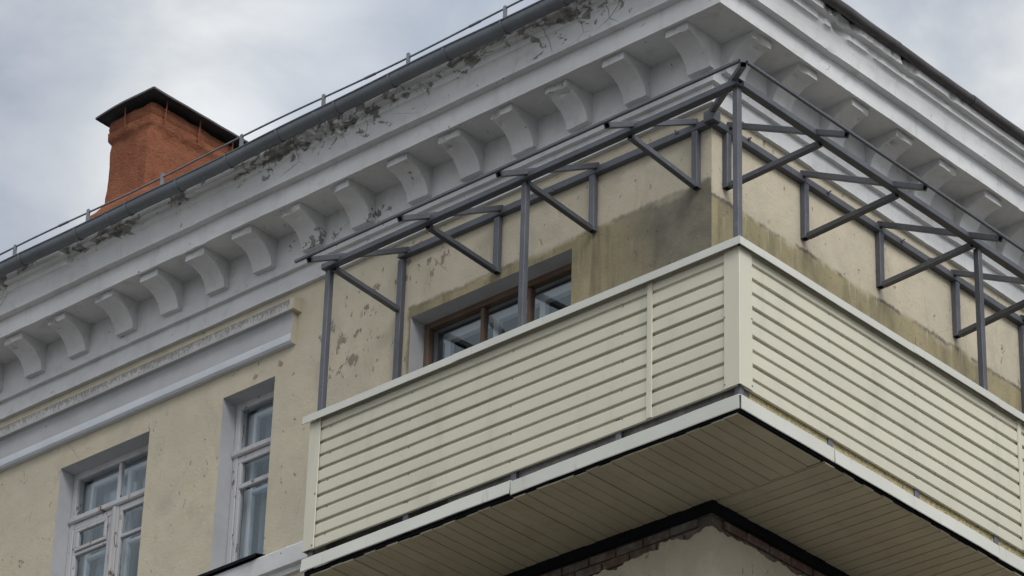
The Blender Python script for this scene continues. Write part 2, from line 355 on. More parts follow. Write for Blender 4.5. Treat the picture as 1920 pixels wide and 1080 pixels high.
# ------------------------------------------------------------------ building shell
BX0, BY1 = -17.0, 14.0
bld = thing('apartment_building', (-WR, WL, 0), 'cream plastered corner building with white bracketed cornice and tall windows', 'building')
WIN = [dict(x0=-8.25, x1=-7.13, z0=.74, z1=2.385), dict(x0=-6.24, x1=-5.63, z0=.76, z1=2.395), dict(x0=-4.10, x1=-2.40, z0=.80, z1=2.40),
       dict(x0=-10.45, x1=-9.33, z0=.74, z1=2.385)]
def left_wall():
    m = MB(); xs = sorted({BX0, -WR} | {w['x0'] for w in WIN} | {w['x1'] for w in WIN}); zb, zt = -.2, 3.3
    zs = sorted({zb, zt} | {w['z0'] for w in WIN} | {w['z1'] for w in WIN})
    for a, b in zip(xs, xs[1:]):
        for c, d in zip(zs, zs[1:]):
            if any(w['x0'] <= a and b <= w['x1'] and w['z0'] <= c and d <= w['z1'] for w in WIN): continue
            m.quad((a, WL, c), (b, WL, c), (b, WL, d), (a, WL, d))
    m.build('wall', MAT['plaster'], bld)
left_wall()
m = MB(); m.quad((-WR, WL, -.2), (-WR, BY1, -.2), (-WR, BY1, 3.3), (-WR, WL, 3.3)); m.build('wall', MAT['plaster'], bld)
m = MB(); m.quad((-WR, BY1, -Z0), (BX0, BY1, -Z0), (BX0, BY1, 4.1), (-WR, BY1, 4.1)); m.quad((BX0, BY1, -Z0), (BX0, WL, -Z0), (BX0, WL, 4.0), (BX0, BY1, 4.0)); m.build('wall', MAT['plaster'], bld)
m = MB(); m.box((BX0+.05, WL+.4, 2.75), (-WR-.4, BY1-.05, 2.95)); m.build('attic_floor', MAT['room'], bld)

# lower wall: plaster with a ragged upper edge, brick showing above it under the balcony
def jag(s, side):
    base = -.385+.05*N3(s*2.1, side*7, 0)+.04*N3(s*6, side*3, 1)+.02*N3(s*19, side, 2)+.008*N3(s*50, side, 3)
    return base+(-.05 if side == 0 and s < -1.5 else 0)-(.03*max(0, s-1.5) if side == 1 else 0)
def lower_wall(side):
    m = MB(); n = 260
    if side == 0: P = lambda s, off, z: (s, WL+off, z); s0, s1 = -4.3, -WR
    else: P = lambda s, off, z: (-WR-off, s, z); s0, s1 = WL, 5.2
    pts = [s0+(s1-s0)*k/n for k in range(n+1)]
    zz = [jag(q, side) for q in pts]
    if side == 0: zz[-1] = zz[-2] = -.385
    else: zz[0] = zz[1] = -.385
    fr = [[P(q, 0, -1.2), P(q, 0, z-.012), P(q, .004, z-.003), P(q, .024, z)] for q, z in zip(pts, zz)]
    if side == 1: fr = [r[:] for r in fr]
    m.loft(fr, closed=False, caps=False)
    a, b = (BX0, -4.3) if side == 0 else (5.2, BY1)
    m.quad(P(a, 0, -1.2), P(b, 0, -1.2), P(b, 0, -.2), P(a, 0, -.2))
    a, b = (BX0, s1) if side == 0 else (s0, BY1)
    m.quad(P(a, 0, -Z0), P(b, 0, -Z0), P(b, 0, -1.2), P(a, 0, -1.2))
    m.build('lower_wall', MAT['plaster'], bld, 40)
    k = MB(); a, b = (-4.3, -WR-.03) if side == 0 else (WL+.03, 5.2)
    k.quad(P(a, .034, -.8), P(b, .034, -.8), P(b, .034, -.2), P(a, .034, -.2)); k.build('mortar_bed', MAT['mortar'], bld)
lower_wall(0); lower_wall(1)
def brick_mesh():
    m = MB(); L, Hh, D = .245, .064, .05
    rings = []
    for x, e in ((0, .006), (.006, 0), (L-.006, 0), (L, .006)):
        rings.append([(x, e, e), (x, D, e), (x, D, Hh-e), (x, e, Hh-e)])
    m.loft(rings); return m.mesh('brick', MAT['brick'], lift=False)
BR = brick_mesh()
for row in range(4):
    z = Z0-.275-.076*row; off = (.128 if row % 2 else 0)
    x = -WR-.262+off*.0
    k = 0
    while x > -4.3:
        o = place('brick', BR, bld, (x-off, WL+.010+random.uniform(-.004, .008), z+random.uniform(-.004, .004))); x -= .257
    y = WL+.028+off
    while y < 5.0:
        o = place('brick', BR, bld, (-WR-.010-random.uniform(-.004, .008), y, z+random.uniform(-.004, .004))); o.rotation_euler.z = R(90); y += .257

# ------------------------------------------------------------------ cornice, mitred round the corner
UP, IN = .130, .150
PROF = [(.0, 3.135, 0), (.04, 3.135, .4), (.04, 3.295, .1), (.08, 3.295, .4)]+[(q[0]-IN if q[0] > .1 else q[0], q[1]+UP, q[2]) for q in [(.08, 3.528, 0), (.578, 3.528, 0), (.578, 3.513, .2), (.60, 3.513, .5), (.60, 3.69, .4), (.668, 3.69, .5),
        (.668, 3.74, .1), (.672, 3.80, .1), (.682, 3.85, .1), (.70, 3.868, .3), (.712, 3.87, .7), (.712, 3.93, .8), (.768, 3.932, 1.0), (.770, 4.03, .85), (.74, 4.045, .6), (.0, 4.06, 0)]]
def fine_profile(step=.022):
    out = []
    for (a, za, ca), (b, zb, cb) in zip(PROF, PROF[1:]):
        n = max(1, int(math.hypot(b-a, zb-za)/step)); n = min(n, 14)
        for k in range(n):
            t = k/n; out.append((a+(b-a)*t, za+(zb-za)*t, ca+(cb-ca)*t if n > 1 else ca))
    out.append(PROF[-1]); return out
FP = fine_profile()
def cornice(side):
    m = MB(); rings = []
    def stations():
        if side == 0:
            a = [BX0+.0]; x = -16.
            while x < -9.6: a.append(x); x += .4
            while x < -WR-.02: a.append(x); x += .024
            return a
        a = []; y = WL+.02
        while y < 4.6: a.append(y); y += .024
        while y < BY1: a.append(y); y += .4
        return a+[BY1]
    def pt(s, oh, z, c):
        w1 = N3(s*1.7, oh*3+side*20, z*3)*.004; w2 = N3(s*9, oh*12, z*12+side*9)*.0018
        doh = w1+w2; dz = N3(s*1.3, side*5, 31)*.003+N3(s*8, oh*8, z*5+4)*.0015
        if c > .05:                                   # crumbled edges
            q = N3(s*3.1+11*side, z*2.3, 7.7)+.6*N3(s*11, z*5, 3.3)+.3*N3(s*29, z*9, 1.1)
            wgt = c*((.9+.3*max(0, 1-abs(s-1.0)/1.6)) if side == 1 else (.75+(.9*max(0, 1-abs(s+4.6)/1.8)+.7*max(0, 1-abs(s+1.9)/.9))*(z > 3.95)))
            k = max(0, q-.62+.30*min(wgt, 1.3))*wgt
            k = min(k, .7); doh -= .085*k; dz += (.03*k if z < 4.08 else -.03*k)
        return doh, dz
    # mitre station first / last
    st = stations()
    if side == 0:
        for s in st: rings.append([(s, WL-oh-d[0], z+d[1]) for oh, z, c in FP for d in [pt(s, oh, z, c)]])
        # fan on to the mitre line
        for f in (.04, .12, .25, .4, .55, .7, .85, 1.0):
            r = []
            for oh, z, c in FP:
                s = -WR-.02+(oh+.02)*f; d = pt(s, oh, z, c); q = 1-f
                r.append((s, WL-oh-d[0]*q, z+d[1]*q))
            rings.append(r)
    else:
        for f in (1.0, .85, .7, .55, .4, .25, .12, .04):
            r = []
            for oh, z, c in FP:
                s = WL+.02-(oh+.02)*f; d = pt(s, oh, z, c); q = 1-f
                r.append((-WR+oh+d[0]*q, s, z+d[1]*q))
            rings.append(r)
        for s in st: rings.append([(-WR+oh+d[0], s, z+d[1]) for oh, z, c in FP for d in [pt(s, oh, z, c)]])
    m.loft(rings, closed=False, caps=False)
    m.build('cornice', MAT['white'], bld, 38)
cornice(0); cornice(1)

# cornice brackets, each one a piece of its own; meshes differ a little
def bracket_mesh(seed, broken=False):
    rnd = random.Random(seed); m = MB(); wdt = .222; P = []
    P.append((.075, 3.663)); P.append((.400, 3.663)); P.append((.400, 3.63)); P.append((.400, 3.588))
    for k in range(1, 13):
        a = R(90)*(1-k/12); P.append((.400-.265*math.cos(a), 3.388+.200*math.sin(a)))
    P.append((.075, 3.388))
    rings = []
    for x, e in ((0, .007), (.008, 0), (wdt*.15, 0), (wdt*.3, 0), (wdt*.45, 0), (wdt*.6, 0), (wdt*.75, 0), (wdt*.88, 0), (wdt-.008, 0), (wdt, .007)):
        r = []
        for oh, z in P:
            o2 = oh-(e if oh > .2 else 0)+N3(x*14+seed*3, oh*9, z*9)*.004; z2 = z+(e if oh > .1 and z < 3.65 else 0)*.7+N3(x*12, oh*10+seed, z*8)*.003
            if broken and oh > .30 and z < 3.665:
                b = .5+.5*N3(x*22+3, z*25, seed); o2 -= .055*b*(.4+x/wdt); z2 += .02*b
            elif oh > .33 and N3(x*9+seed*5, z*14, seed*2.3) > .12: q = N3(x*9+seed*5, z*14, seed*2.3); o2 -= .11*(q-.12)*(1 if z < 3.66 else 0); z2 += .05*(q-.12)*(z < 3.62)
            r.append((x, -o2, z2))
        rings.append(r)
    m.loft(rings); return m.mesh('bracket', MAT['white'], 40, lift=True)
BM = [bracket_mesh(k) for k in range(9)]; BROKEN = bracket_mesh(11, True)
LX = [-.835, -1.465, -2.05, -2.62, -3.19, -3.755, -4.385, -4.955, -5.53, -6.09, -6.66, -7.22, -7.835, -8.405, -8.98, -9.56, -10.15, -10.74, -11.33]
for i, x in enumerate(LX):
    me = BROKEN if i == 2 else BM[(i*4) % 9]
    o = place('bracket', me, bld, (x-.095-.222, WL, 0))
    o.rotation_euler.z = R(random.uniform(-1.2, 1.2)) if i else 0; o.location.z += random.uniform(-.004, .002)
    if i == 2: o['label'] = 'bracket with its front edge broken off'
RY = [.845, 1.406, 2.06, 2.64, 3.21, 3.83, 4.42, 5.02, 5.62, 6.22, 6.82]
for i, y in enumerate(RY):
    o = place('bracket', BM[(i*2+1) % 9], bld, (-WR, y+.12, 0)); o.rotation_euler.z = R(90)

# ------------------------------------------------------------------ mouldings on the left facade
BP = [(.0, 2.615), (.045, 2.615), (.062, 2.632), (.066, 2.696), (.052, 2.74), (.046, 2.80), (.050, 2.86), (.060, 2.893), (.098, 2.897), (.100, 2.915), (.100, 2.995), (.088, 3.005), (.0, 3.04)]
def band():
    m = MB(); rings = []; x = BX0
    xs = []
    while x < -9.6: xs.append(x); x += .5
    while x < -5.42: xs.append(x); x += .035
    xs.append(-5.41)
    for s in xs:
        rings.append([(s, WL-oh-N3(s*2, oh*5, z)*.002*(oh > .01)-N3(s*13, oh*20, z*20)*.0012*(oh > .01), z+N3(s*1.5, 3, oh)*.003) for oh, z in BP])
    m.loft(rings, closed=False, caps=False)
    m.poly([Vector(p)+Vector((0, 0, 0)) for p in rings[-1]], 1)
    m.loft([[(x, WL+.01, 2.899), (x, WL-.096, 2.901), (x, WL-.099, 2.915), (x, WL-.099, 2.99), (x, WL-.088, 3.003), (x, WL+.01, 3.035)] for x in (-5.409, -5.362)], m=1)
    m.build('moulding', [MAT['band'], MAT['plaster']], bld, 35)
band()
SP = [(.0, .50), (.03, .50), (.03, .55), (.075, .552), (.080, .60), (.080, .70), (.055, .725), (.0, .75)]
m = MB(); rings = []
x = BX0
while x < -4.3:
    rings.append([(x, WL-oh-N3(x*9, oh*20, z*20)*.002*(oh > .01), z+N3(x*14, oh*9, 2)*.006*(z > .7)) for oh, z in SP]); x += .05
m.loft(rings, closed=False, caps=False); m.build('string_course', MAT['white'], bld, 35)

# ------------------------------------------------------------------ windows
YF = WL+.15
def bar(m, x0, x1, z0, z1, y0, y1, ch=.006):
    m.loft([[(x0, y0+ch, z0), (x0, y0, z0+ch), (x0, y0, z1-ch), (x0, y0+ch, z1), (x0, y1, z1), (x0, y1, z0)],
            [(x1, y0+ch, z0), (x1, y0, z0+ch), (x1, y0, z1-ch), (x1, y0+ch, z1), (x1, y1, z1), (x1, y1, z0)]])
def vbar(m, x0, x1, z0, z1, y0, y1, ch=.006):
    m.loft([[(x0+ch, y0, z0), (x1-ch, y0, z0), (x1, y0+ch, z0), (x1, y1, z0), (x0, y1, z0), (x0, y0+ch, z0)],
            [(x0+ch, y0, z1), (x1-ch, y0, z1), (x1, y0+ch, z1), (x1, y1, z1), (x0, y1, z1), (x0, y0+ch, z1)]])
def pane(win, x0, x1, z0, z1, y):
    m = MB(); m.box((x0, y, z0), (x1, y+.004, z1)); m.build('pane', MAT['glass'], win)
def window(i, mat, lay, label):
    w = WIN[i]; x0, x1, z0, z1 = w['x0'], w['x1'], w['z0'], w['z1']; e = .004
    rv = MB(); yb = YF+.16
    rv.quad((x0, WL, z0), (x0, WL, z1), (x0+.012, yb, z1), (x0+.012, yb, z0)); rv.quad((x1, WL, z1), (x1, WL, z0), (x1-.012, yb, z0), (x1-.012, yb, z1))
    rv.quad((x0, WL, z1), (x1, WL, z1), (x1, yb, z1-.02), (x0, yb, z1-.02)); rv.quad((x1, WL, z0), (x0, WL, z0), (x0, yb, z0+.03), (x1, yb, z0+.03))
    win = rv.build('window', MAT['reveal'], bld); win['label'] = label
    fx0, fx1, fz0, fz1 = x0+.010, x1-.010, z0+.02, z1-.012
    def outline(y0, y1, wd, mt, nm='frame'):
        m = MB(); bar(m, fx0, fx1, fz1-wd, fz1+.01, y0, y1); bar(m, fx0, fx1, fz0, fz0+wd, y0, y1)
        vbar(m, fx0-.002, fx0+wd, fz0+wd, fz1-wd, y0, y1); vbar(m, fx1-wd, fx1+.002, fz0+wd, fz1-wd, y0, y1); m.build(nm, mt, win)
    outline(YF, YF+.07, .055 if i != 2 else .045, mat)
    lay(win, fx0+.055, fx1-.055, fz0+.055, fz1-.055, mat)
    # room behind
    rm = MB(); a, b, c, d = x0-.9, x1+.9, z0-.6, z1+.30
    y0, y1 = yb, yb+2.6
    rm.quad((a, y1, c), (b, y1, c), (b, y1, d), (a, y1, d)); rm.quad((a, y0, d), (b, y0, d), (b, y1, d), (a, y1, d)); rm.quad((a, y0, c), (b, y0, c), (b, y1, c), (a, y1, c))
    rm.quad((a, y0, c), (a, y1, c), (a, y1, d), (a, y0, d)); rm.quad((b, y0, c), (b, y1, c), (b, y1, d), (b, y0, d))
    # wall strips round the opening on the room side
    for q in ((a, x0, c, d), (x1, b, c, d), (x0, x1, c, z0), (x0, x1, z1, d)): rm.quad((q[0], y0+.002, q[2]), (q[1], y0+.002, q[2]), (q[1], y0+.002, q[3]), (q[0], y0+.002, q[3]))
    rm.build('room', MAT['room'], win)
    return win
def lay_two(win, a, b, c, d, mat):
    y = YF; mx = -7.66+(WIN_SHIFT); tz = 1.925
    m = MB(); bar(m, a-.055, b+.055, tz-.03, tz+.03, y-.022, y+.06, .012); m.build('transom', mat, win)
    m = MB(); vbar(m, mx-.02, mx+.02, tz+.03, d, y+.012, y+.05); m.build('mullion', mat, win)
    m = MB(); vbar(m, mx-.045, mx+.045, c, tz-.03, y-.002, y+.06); vbar(m, mx-.016, mx+.016, c, tz-.035, y-.016, y-.002); m.build('mullion', mat, win)
    # upper lights
    pane(win, a, mx-.02, tz+.03, d, y+.030); pane(win, mx+.02, b, tz+.03, d, y+.030)
    # sashes with their cross bars
    for k, (p, q) in enumerate(((a, mx-.045), (mx+.045, b))):
        zt = tz-.032; m = MB(); wd = .042
        bar(m, p+.003, q-.003, zt-wd-.02, zt, y+.006, y+.05); bar(m, p+.003, q-.003, c, c+wd, y+.006, y+.05)
        vbar(m, p+.003, p+wd, c+wd, zt-wd-.02, y+.006, y+.05); vbar(m, q-wd, q-.003, c+wd, zt-wd-.02, y+.006, y+.05)
        bar(m, p+wd, q-wd, 1.578, 1.612, y+.008, y+.05); m.build('sash', mat, win)
        if k == 0:
            m = MB(); f0, f1, f2, f3 = p+wd+.004, q-wd-.004, 1.616, zt-wd-.024
            bar(m, f0, f1, f3-.034, f3, y-.006, y+.03); bar(m, f0, f1, f2, f2+.034, y-.006, y+.03); vbar(m, f0, f0+.034, f2+.034, f3-.034, y-.006, y+.03); vbar(m, f1-.034, f1, f2+.034, f3-.034, y-.006, y+.03)
            m.build('vent_sash', mat, win); pane(win, f0+.034, f1-.034, f2+.034, f3-.034, y+.012)
        else: pane(win, p+wd, q-wd, 1.612, zt-wd-.02, y+.028)
        pane(win, p+wd, q-wd, c+wd, 1.578, y+.028)
    inner(win, a, b, c, d, mx, tz); curtain(win, a, b, c, d)
def inner(win, a, b, c, d, mx, tz):
    y = YF+.12; m = MB(); wd = .06; mt = MAT['inner']
    vbar(m, a-.03, a+wd, c, d, y, y+.05); vbar(m, b-wd, b+.03, c, d, y, y+.05); bar(m, a+wd, b-wd, d-wd*.6, d+.04, y, y+.05); bar(m, a+wd, b-wd, tz-.045, tz+.03, y-.004, y+.05)
    if mx is not None: vbar(m, mx-.05, mx+.05, c, tz-.045, y, y+.05); vbar(m, mx-.02, mx+.02, tz+.03, d-wd*.6, y, y+.05)
    bar(m, a+wd, b-wd, 1.58, 1.615, y+.004, y+.045)
    m.build('inner_frame', mt, win)
    pane(win, a+wd, b-wd, c, d-.04, y+.022)
def lay_one(win, a, b, c, d, mat):
    y = YF; tz = 1.915
    m = MB(); bar(m, a-.055, b+.055, tz-.03, tz+.028, y-.022, y+.06, .012); m.build('transom', mat, win)
    m = MB(); zt = tz-.032; wd = .044
    bar(m, a+.003, b-.003, zt-wd-.02, zt, y+.006, y+.05); bar(m, a+.003, b-.003, c, c+wd, y+.006, y+.05); vbar(m, a+.003, a+wd, c+wd, zt-wd-.02, y+.006, y+.05); vbar(m, b-wd, b-.003, c+wd, zt-wd-.02, y+.006, y+.05)
    bar(m, a+wd, b-wd, 1.575, 1.62, y, y+.05); m.build('sash', mat, win)
    pane(win, a, b, tz+.028, d, y+.030); pane(win, a+wd, b-wd, 1.62, zt-wd-.02, y+.028); pane(win, a+wd, b-wd, c+wd, 1.575, y+.028)
    inner(win, a, b, c, d, None, tz); curtain(win, a, b, c, d)
def curtain(win, a, b, c, d):
    cu = MB(); n = 60; rings = []
    for z in (c-.1, d+.05): rings.append([(a+.02+(b-a)*k/n*.52, YF+.27+.02*math.sin(k*.9)+.012*math.sin(k*.37+1), z) for k in range(n+1)])
    cu.loft(rings, closed=False, caps=False); cu.build('curtain', MAT['curtain'], win, 80)
def lay_brown(win, a, b, c, d, mat):
    y = YF+.01
    for mx in (-3.475, -2.985):
        m = MB(); vbar(m, mx-.018, mx+.018, c, d, y, y+.06); m.build('mullion', mat, win)
    e = [a, -3.475-.018, -3.475+.018, -2.985-.018, -2.985+.018, b]
    for k in (0, 2, 4): pane(win, e[k], e[k+1], c, d, y+.03)
    iy = YF+.17; m = MB()
    for q in (a+.04, -3.475, -2.985, b-.04): vbar(m, q-.03, q+.03, c, d, iy, iy+.05)
    bar(m, a, b, d-.05, d+.03, iy-.004, iy+.054); m.build('inner_frame', MAT['inner'], win)
WIN_SHIFT = 0.0
window(0, MAT['wood'], lay_two, 'two-light window with peeling white frame, left of the narrow window')
window(1, MAT['wood'], lay_one, 'narrow one-light window with peeling white frame beside the balcony')
window(2, MAT['brown'], lay_brown, 'window with brown timber frame behind the balcony front')
WIN_SHIFT = -2.2
window(3, MAT['wood'], lay_two, 'two-light window with peeling white frame at the far left')
for i, (a, b) in {0: (-8.4, -7.0), 1: (-6.40, -5.60)}.items():
    m = MB(); zl = .738+(.0 if i else -.012)
    m.loft([[(x, WL+.02, zl+.035), (x, WL-.105, zl+.005), (x, WL-.112, zl-.028), (x, WL-.106, zl-.028), (x, WL-.100, zl), (x, WL+.02, zl+.028)] for x in (a, (a+b)/2, b)])
    m.build('window_ledge', MAT['black'], bld)

# ------------------------------------------------------------------ roof and roof edges
ev = .65; zr = 4.192; pitch = math.tan(R(24))
m = MB()
cx, cy = -WR+ev, WL-ev
half = (BY1-WL+2*ev)/2
A = (cx, cy, zr); B = (cx, BY1+ev, zr); Cc = (BX0-ev, BY1+ev, zr); D = (BX0-ev, cy, zr)
r1 = (cx-half, cy+half, zr+half*pitch); r2_ = (BX0-ev+half, cy+half, zr+half*pitch)
if r2_[0] > r1[0]: r1 = r2_ = ((r1[0]+r2_[0])/2, r1[1], r1[2])
m.poly([D, A, r1, r2_]); m.poly([A, B, r1]); m.poly([B, Cc, r2_, r1]); m.poly([Cc, D, r2_])
m.build('roof', MAT['roof'], bld)
# rolled sheet edge over the right cornice, in overlapping lengths
y = WL-.47; k = 0
while y < BY1:
    ln = random.uniform(.8, 1.2) if y < 5.5 else 2.5
    m = MB(); rr = .040+.0035*(k % 2); rings = []
    n = 14
    for j in range(n+1):
        s = y+ln*j/n+(.03 if j == n else 0)
        cxo, czo = -WR+.645+N3(s*2, 1, 1)*.006, 4.160+N3(s*1.7, 5, 2)*.008
        rings.append([(cxo+rr*math.cos(t)*(1+.08*N3(s*6, t, 3)), s, czo+rr*1.1*math.sin(t)) for t in [2*math.pi*q/12 for q in range(12)]])
    m.loft(rings); m.build('roof_edge_roll', MAT['roof'], bld, 50); y += ln; k += 1

# ------------------------------------------------------------------ gutter along the left eave
GX1 = -.15
gut = thing('rain_gutter', (-8, WL-.86, Z0+3.98), 'dark grey half-round rain gutter along the left eave', 'gutter')
GC = (WL-.712, 4.115)
def gz(x): return GC[1]+.007*math.sin(x*1.3)+.004*math.sin(x*3.7+1)+(x+4)*.0015
def gutter():
    m = MB(); rings = []; x = BX0-.6
    xs = []
    while x < GX1: xs.append(x); x += .15 if x > -10 else .6
    xs.append(GX1)
    for x in xs:
        r = []
        for a in [R(q) for q in range(180, 361, 15)]: r.append((x, GC[0]+.062*math.cos(a), gz(x)+.028+.070*math.sin(a)*1.15))
        r.append((x, GC[0]+.060, gz(x)+.042))
        for a in [R(q) for q in range(360, 179, -15)]: r.append((x, GC[0]+.057*math.cos(a), gz(x)+.030+.066*math.sin(a)*1.15))
        r.append((x, GC[0]-.066, gz(x)+.040)); r.append((x, GC[0]-.072, gz(x)+.036)); r.append((x, GC[0]-.070, gz(x)+.028))
        rings.append(r)
    m.loft(rings); m.build('trough', MAT['gutter'], gut, 45)
gutter()
GS = [-10.6, -9.95, -9.35, -8.75, -8.09, -7.37, -6.73, -6.11, -5.51, -4.91, -4.25, -3.64, -3.04, -2.43, -1.82, -1.2, -.6]
for x in GS:
    m = MB(); x -= .08
    for w_ in (0,):
        rings = []
        for a in [R(q) for q in range(175, 366, 10)]:
            ca, sa = math.cos(a), math.sin(a); ro_, ri = .0675, .0615
            rings.append([(x-.011, GC[0]+ro_*ca, gz(x)+.028+.0765*sa*1.15), (x+.011, GC[0]+ro_*ca, gz(x)+.028+.0765*sa*1.15), (x+.011, GC[0]+ri*ca, gz(x)+.028+.068*sa*1.15), (x-.011, GC[0]+ri*ca, gz(x)+.028+.068*sa*1.15)])
        m.loft(rings)
    m.build('strap', MAT['gutter'], gut, 50)
for i, x in enumerate((-7.05, -4.55, -1.5)):
    m = MB(); rings = []
    for s in (x-.02, x-.018, x+.018, x+.02):
        q = .0655 if abs(s-x) < .019 else .0615
        rings.append([(s, GC[0]+q*math.cos(R(a)), gz(s)+.028+q*1.13*1.15*math.sin(R(a))) for a in range(185, 360, 12)])
    m.loft(rings, closed=False, caps=False); m.build('joint_sleeve', MAT['gutter'], gut, 60)

# ------------------------------------------------------------------ thin rail on the eave
rail = thing('eave_rail', (-6, WL-.8, Z0+4.06), 'thin galvanised snow rail on short uprights above the rain gutter', 'rail')
RP = [q-.125 for q in [-12.1, -11.15, -10.2, -9.22, -8.257, -7.303, -6.368, -5.407, -4.448, -3.495, -2.449, -1.45]]
def rz(x): return 4.348+.012*math.sin(x*2.1)
m = MB(); rings = []; x = -13.
while x < -.2:
    rings.append([(x, WL-.65+.0085*math.cos(R(a)), rz(x)+.0085*math.sin(R(a))) for a in range(0, 360, 45)]); x += .2
m.loft(rings); m.build('rail_rod', MAT['zinc'], rail, 60)
for x in (-9.6, -7.75, -4.05, -2.9): 
    m = MB(); m.rod((x-.06, WL-.65, rz(x-.06)), (x+.06, WL-.65, rz(x+.06)), .0115); m.build('rod_coupling', MAT['zinc'], rail, 60)
for x in RP:
    m = MB(); q = .015
    m.loft([[(x-q, WL-.65-.012, z), (x+q, WL-.65-.012, z), (x+q, WL-.65-.008, z), (x+q*.5, WL-.65-.008, z), (x+q*.5, WL-.65+.014, z), (x+q*.3, WL-.65+.014, z), (x-q, WL-.65-.006, z)] for z in (4.18, 4.375)])
    m.build('upright', MAT['zinc'], rail)

# ------------------------------------------------------------------ chimney
ch = thing('chimney', (-10.24, 3.7, Z0+5.3), 'terracotta rendered chimney with dark sheet metal cap on rods', 'chimney')
def chimney():
    x0, x1, y0, y1 = -10.545, -9.925, 3.03, 4.55
    m = MB(); rings = []; n = 22; k = 40
    zs = [5.0, 6.0, 6.5, 6.75, 6.80, 6.86]+[6.90+.055*q for q in range(13)]+[7.605, 7.63, 7.65, 7.69, 7.725, 7.74, 7.77, 7.785, 7.82, 7.845, 7.858, 7.865]
    def offs(z):
        if z < 6.77: return .10
        if z < 6.82: return .06
        if z < 6.88: return .02
        if z < 7.62: return 0.
        if z < 7.64: return .018
        if z < 7.73: return .026
        if z < 7.765: return .008
        if z < 7.85: return .022
        return .012
    for z in zs:
        o = offs(z); r = []
        P = []
        X0, X1, Y0, Y1 = x0-o, x1+o, y0-o, y1+o; c = .03
        for j in range(n+1): P.append((X0+c+(X1-X0-2*c)*j/n, Y0, 0, -1))
        for j in range(k+1): P.append((X1, Y0+c+(Y1-Y0-2*c)*j/k, 1, 0))
        for j in range(n+1): P.append((X1-c-(X1-X0-2*c)*j/n, Y1, 0, 1))
        for j in range(k+1): P.append((X0, Y1-c-(Y1-Y0-2*c)*j/k, -1, 0))
        for (px, py, nx, ny) in P:
            d = N3(px*3, py*3, z*3)*.012+N3(px*8, py*8, z*8)*.014+N3(px*19, py*19, z*19)*.006
            r.append((px+nx*d, py+ny*d, z+N3(px*5, py*5, 1)*.012*(z > 5.5)))
        rings.append(r)
    m.loft(rings); m.build('stack', MAT['chimney'], ch, 45)
    # bent sheet cap
    m = MB(); a0, a1, b0, b1 = -10.63, -9.78, 2.90, 4.75
    def zt(x, y): 
        u = (x-a0)/(a1-a0); return 7.918-.022*(1-u)**3-.018*((y-b0)/(b1-b0))+.006*N3(x*4, y*4, 2)+.05*math.sin(math.pi*u)*.25
    nx_, ny_ = 10, 12
    for j in range(nx_):
        for q in range(ny_):
            xs = (a0+(a1-a0)*j/nx_, a0+(a1-a0)*(j+1)/nx_); ys = (b0+(b1-b0)*q/ny_, b0+(b1-b0)*(q+1)/ny_)
            for t in (0, .006):
                m.quad(*[(x, y, zt(x, y)+t) for x, y in ((xs[0], ys[0]), (xs[1], ys[0]), (xs[1], ys[1]), (xs[0], ys[1]))])
    # hemmed rim
    def rim(pts):
        m.loft([[Vector(p)+Vector(o) for o in ((-.006, -.006, -.012), (.006, .006, -.012), (.006, .006, .010), (-.006, -.006, .010))] for p in pts])
    rim([(a0+(a1-a0)*j/nx_, b0, zt(a0+(a1-a0)*j/nx_, b0)) for j in range(nx_+1)]); rim([(a1, b0+(b1-b0)*j/ny_, zt(a1, b0+(b1-b0)*j/ny_)) for j in range(ny_+1)])
    rim([(a0, b0+(b1-b0)*j/ny_, zt(a0, b0+(b1-b0)*j/ny_)) for j in range(ny_+1)])
    m.build('cap_sheet', MAT['chimcap'], ch)
    for p in ((-10.27, 2.985, 0), (-9.875, 3.16, 1), (-9.875, 3.62, 1), (-9.875, 4.08, 1), (-10.6, 3.6, 2), (-9.875, 4.4, 1)):
        m = MB(); x, y, _ = p; dx = .02 if p[2] == 1 else 0; dy = -.02 if p[2] == 0 else 0
        m.tube((x, y, 7.68), (x+dx, y+dy, 7.93), .016, .008, hollow=False, ch=.002); m.build('cap_rod', MAT['chimney'], ch)
chimney()

# ------------------------------------------------------------------ balcony
BL, BRY = -4.17, 5.15                       # ends of the two arms
bal = thing('corner_balcony', (-.5, .5, Z0-.2), 'cream metal-clad balcony wrapping the building corner', 'balcony')
JX, JY = -.80, 3.33                         # joint strips between siding lengths
def siding_wave_profile(z0, z1, laps):
    """(outward offset, z) from top to bottom of one board"""
    pts = []; d = .022
    edges = [z for z in laps if z0+.02 < z < z1-.02]
    dt = d if z1 < 1 else .012
    pts.append((-dt, z1+.012)); pts.append((-dt, z1-.012)); pts.append((-.003, z1-.030)); pts.append((0, z1-.036))
    for e in sorted(edges, reverse=True):
        pts += [(0, e+.003), (-.002, e), (-d+.004, e-.001), (-d+.004, e-.010), (-.004, e-.027), (0, e-.032)]
    pts += [(0, z0+.003), (-.002, z0), (-d, z0+.001)]
    return pts
LAPS = [.106+.113*k for k in range(9)]
BOARDS = [(0, .219), (.219, .445), (.445, .671), (.671, .897), (.897, 1.100)]
def bm_board(z0, z1, length, horiz, seed):
    m = MB(); P = siding_wave_profile(z0, z1, LAPS); n = max(2, int(length/.16)); rings = []
    for k in range(n+1):
        s = length*k/n; rings.append([])
        for o, z in P:
            wv = N3(s*1.6+seed*5, z*4, seed)*.0035+N3(s*4+seed, z*7, seed)*.0012
            rings[-1].append((s, o+wv, z+N3(s*.9, seed, 3)*.0012))
    return m, rings
def side_points(side, s0, rings):
    if side == 0: return [[(s0+s, -o, z) for s, o, z in r] for r in rings]
    return [[(o, s0+s, z) for s, o, z in r] for r in rings]
sid = 0
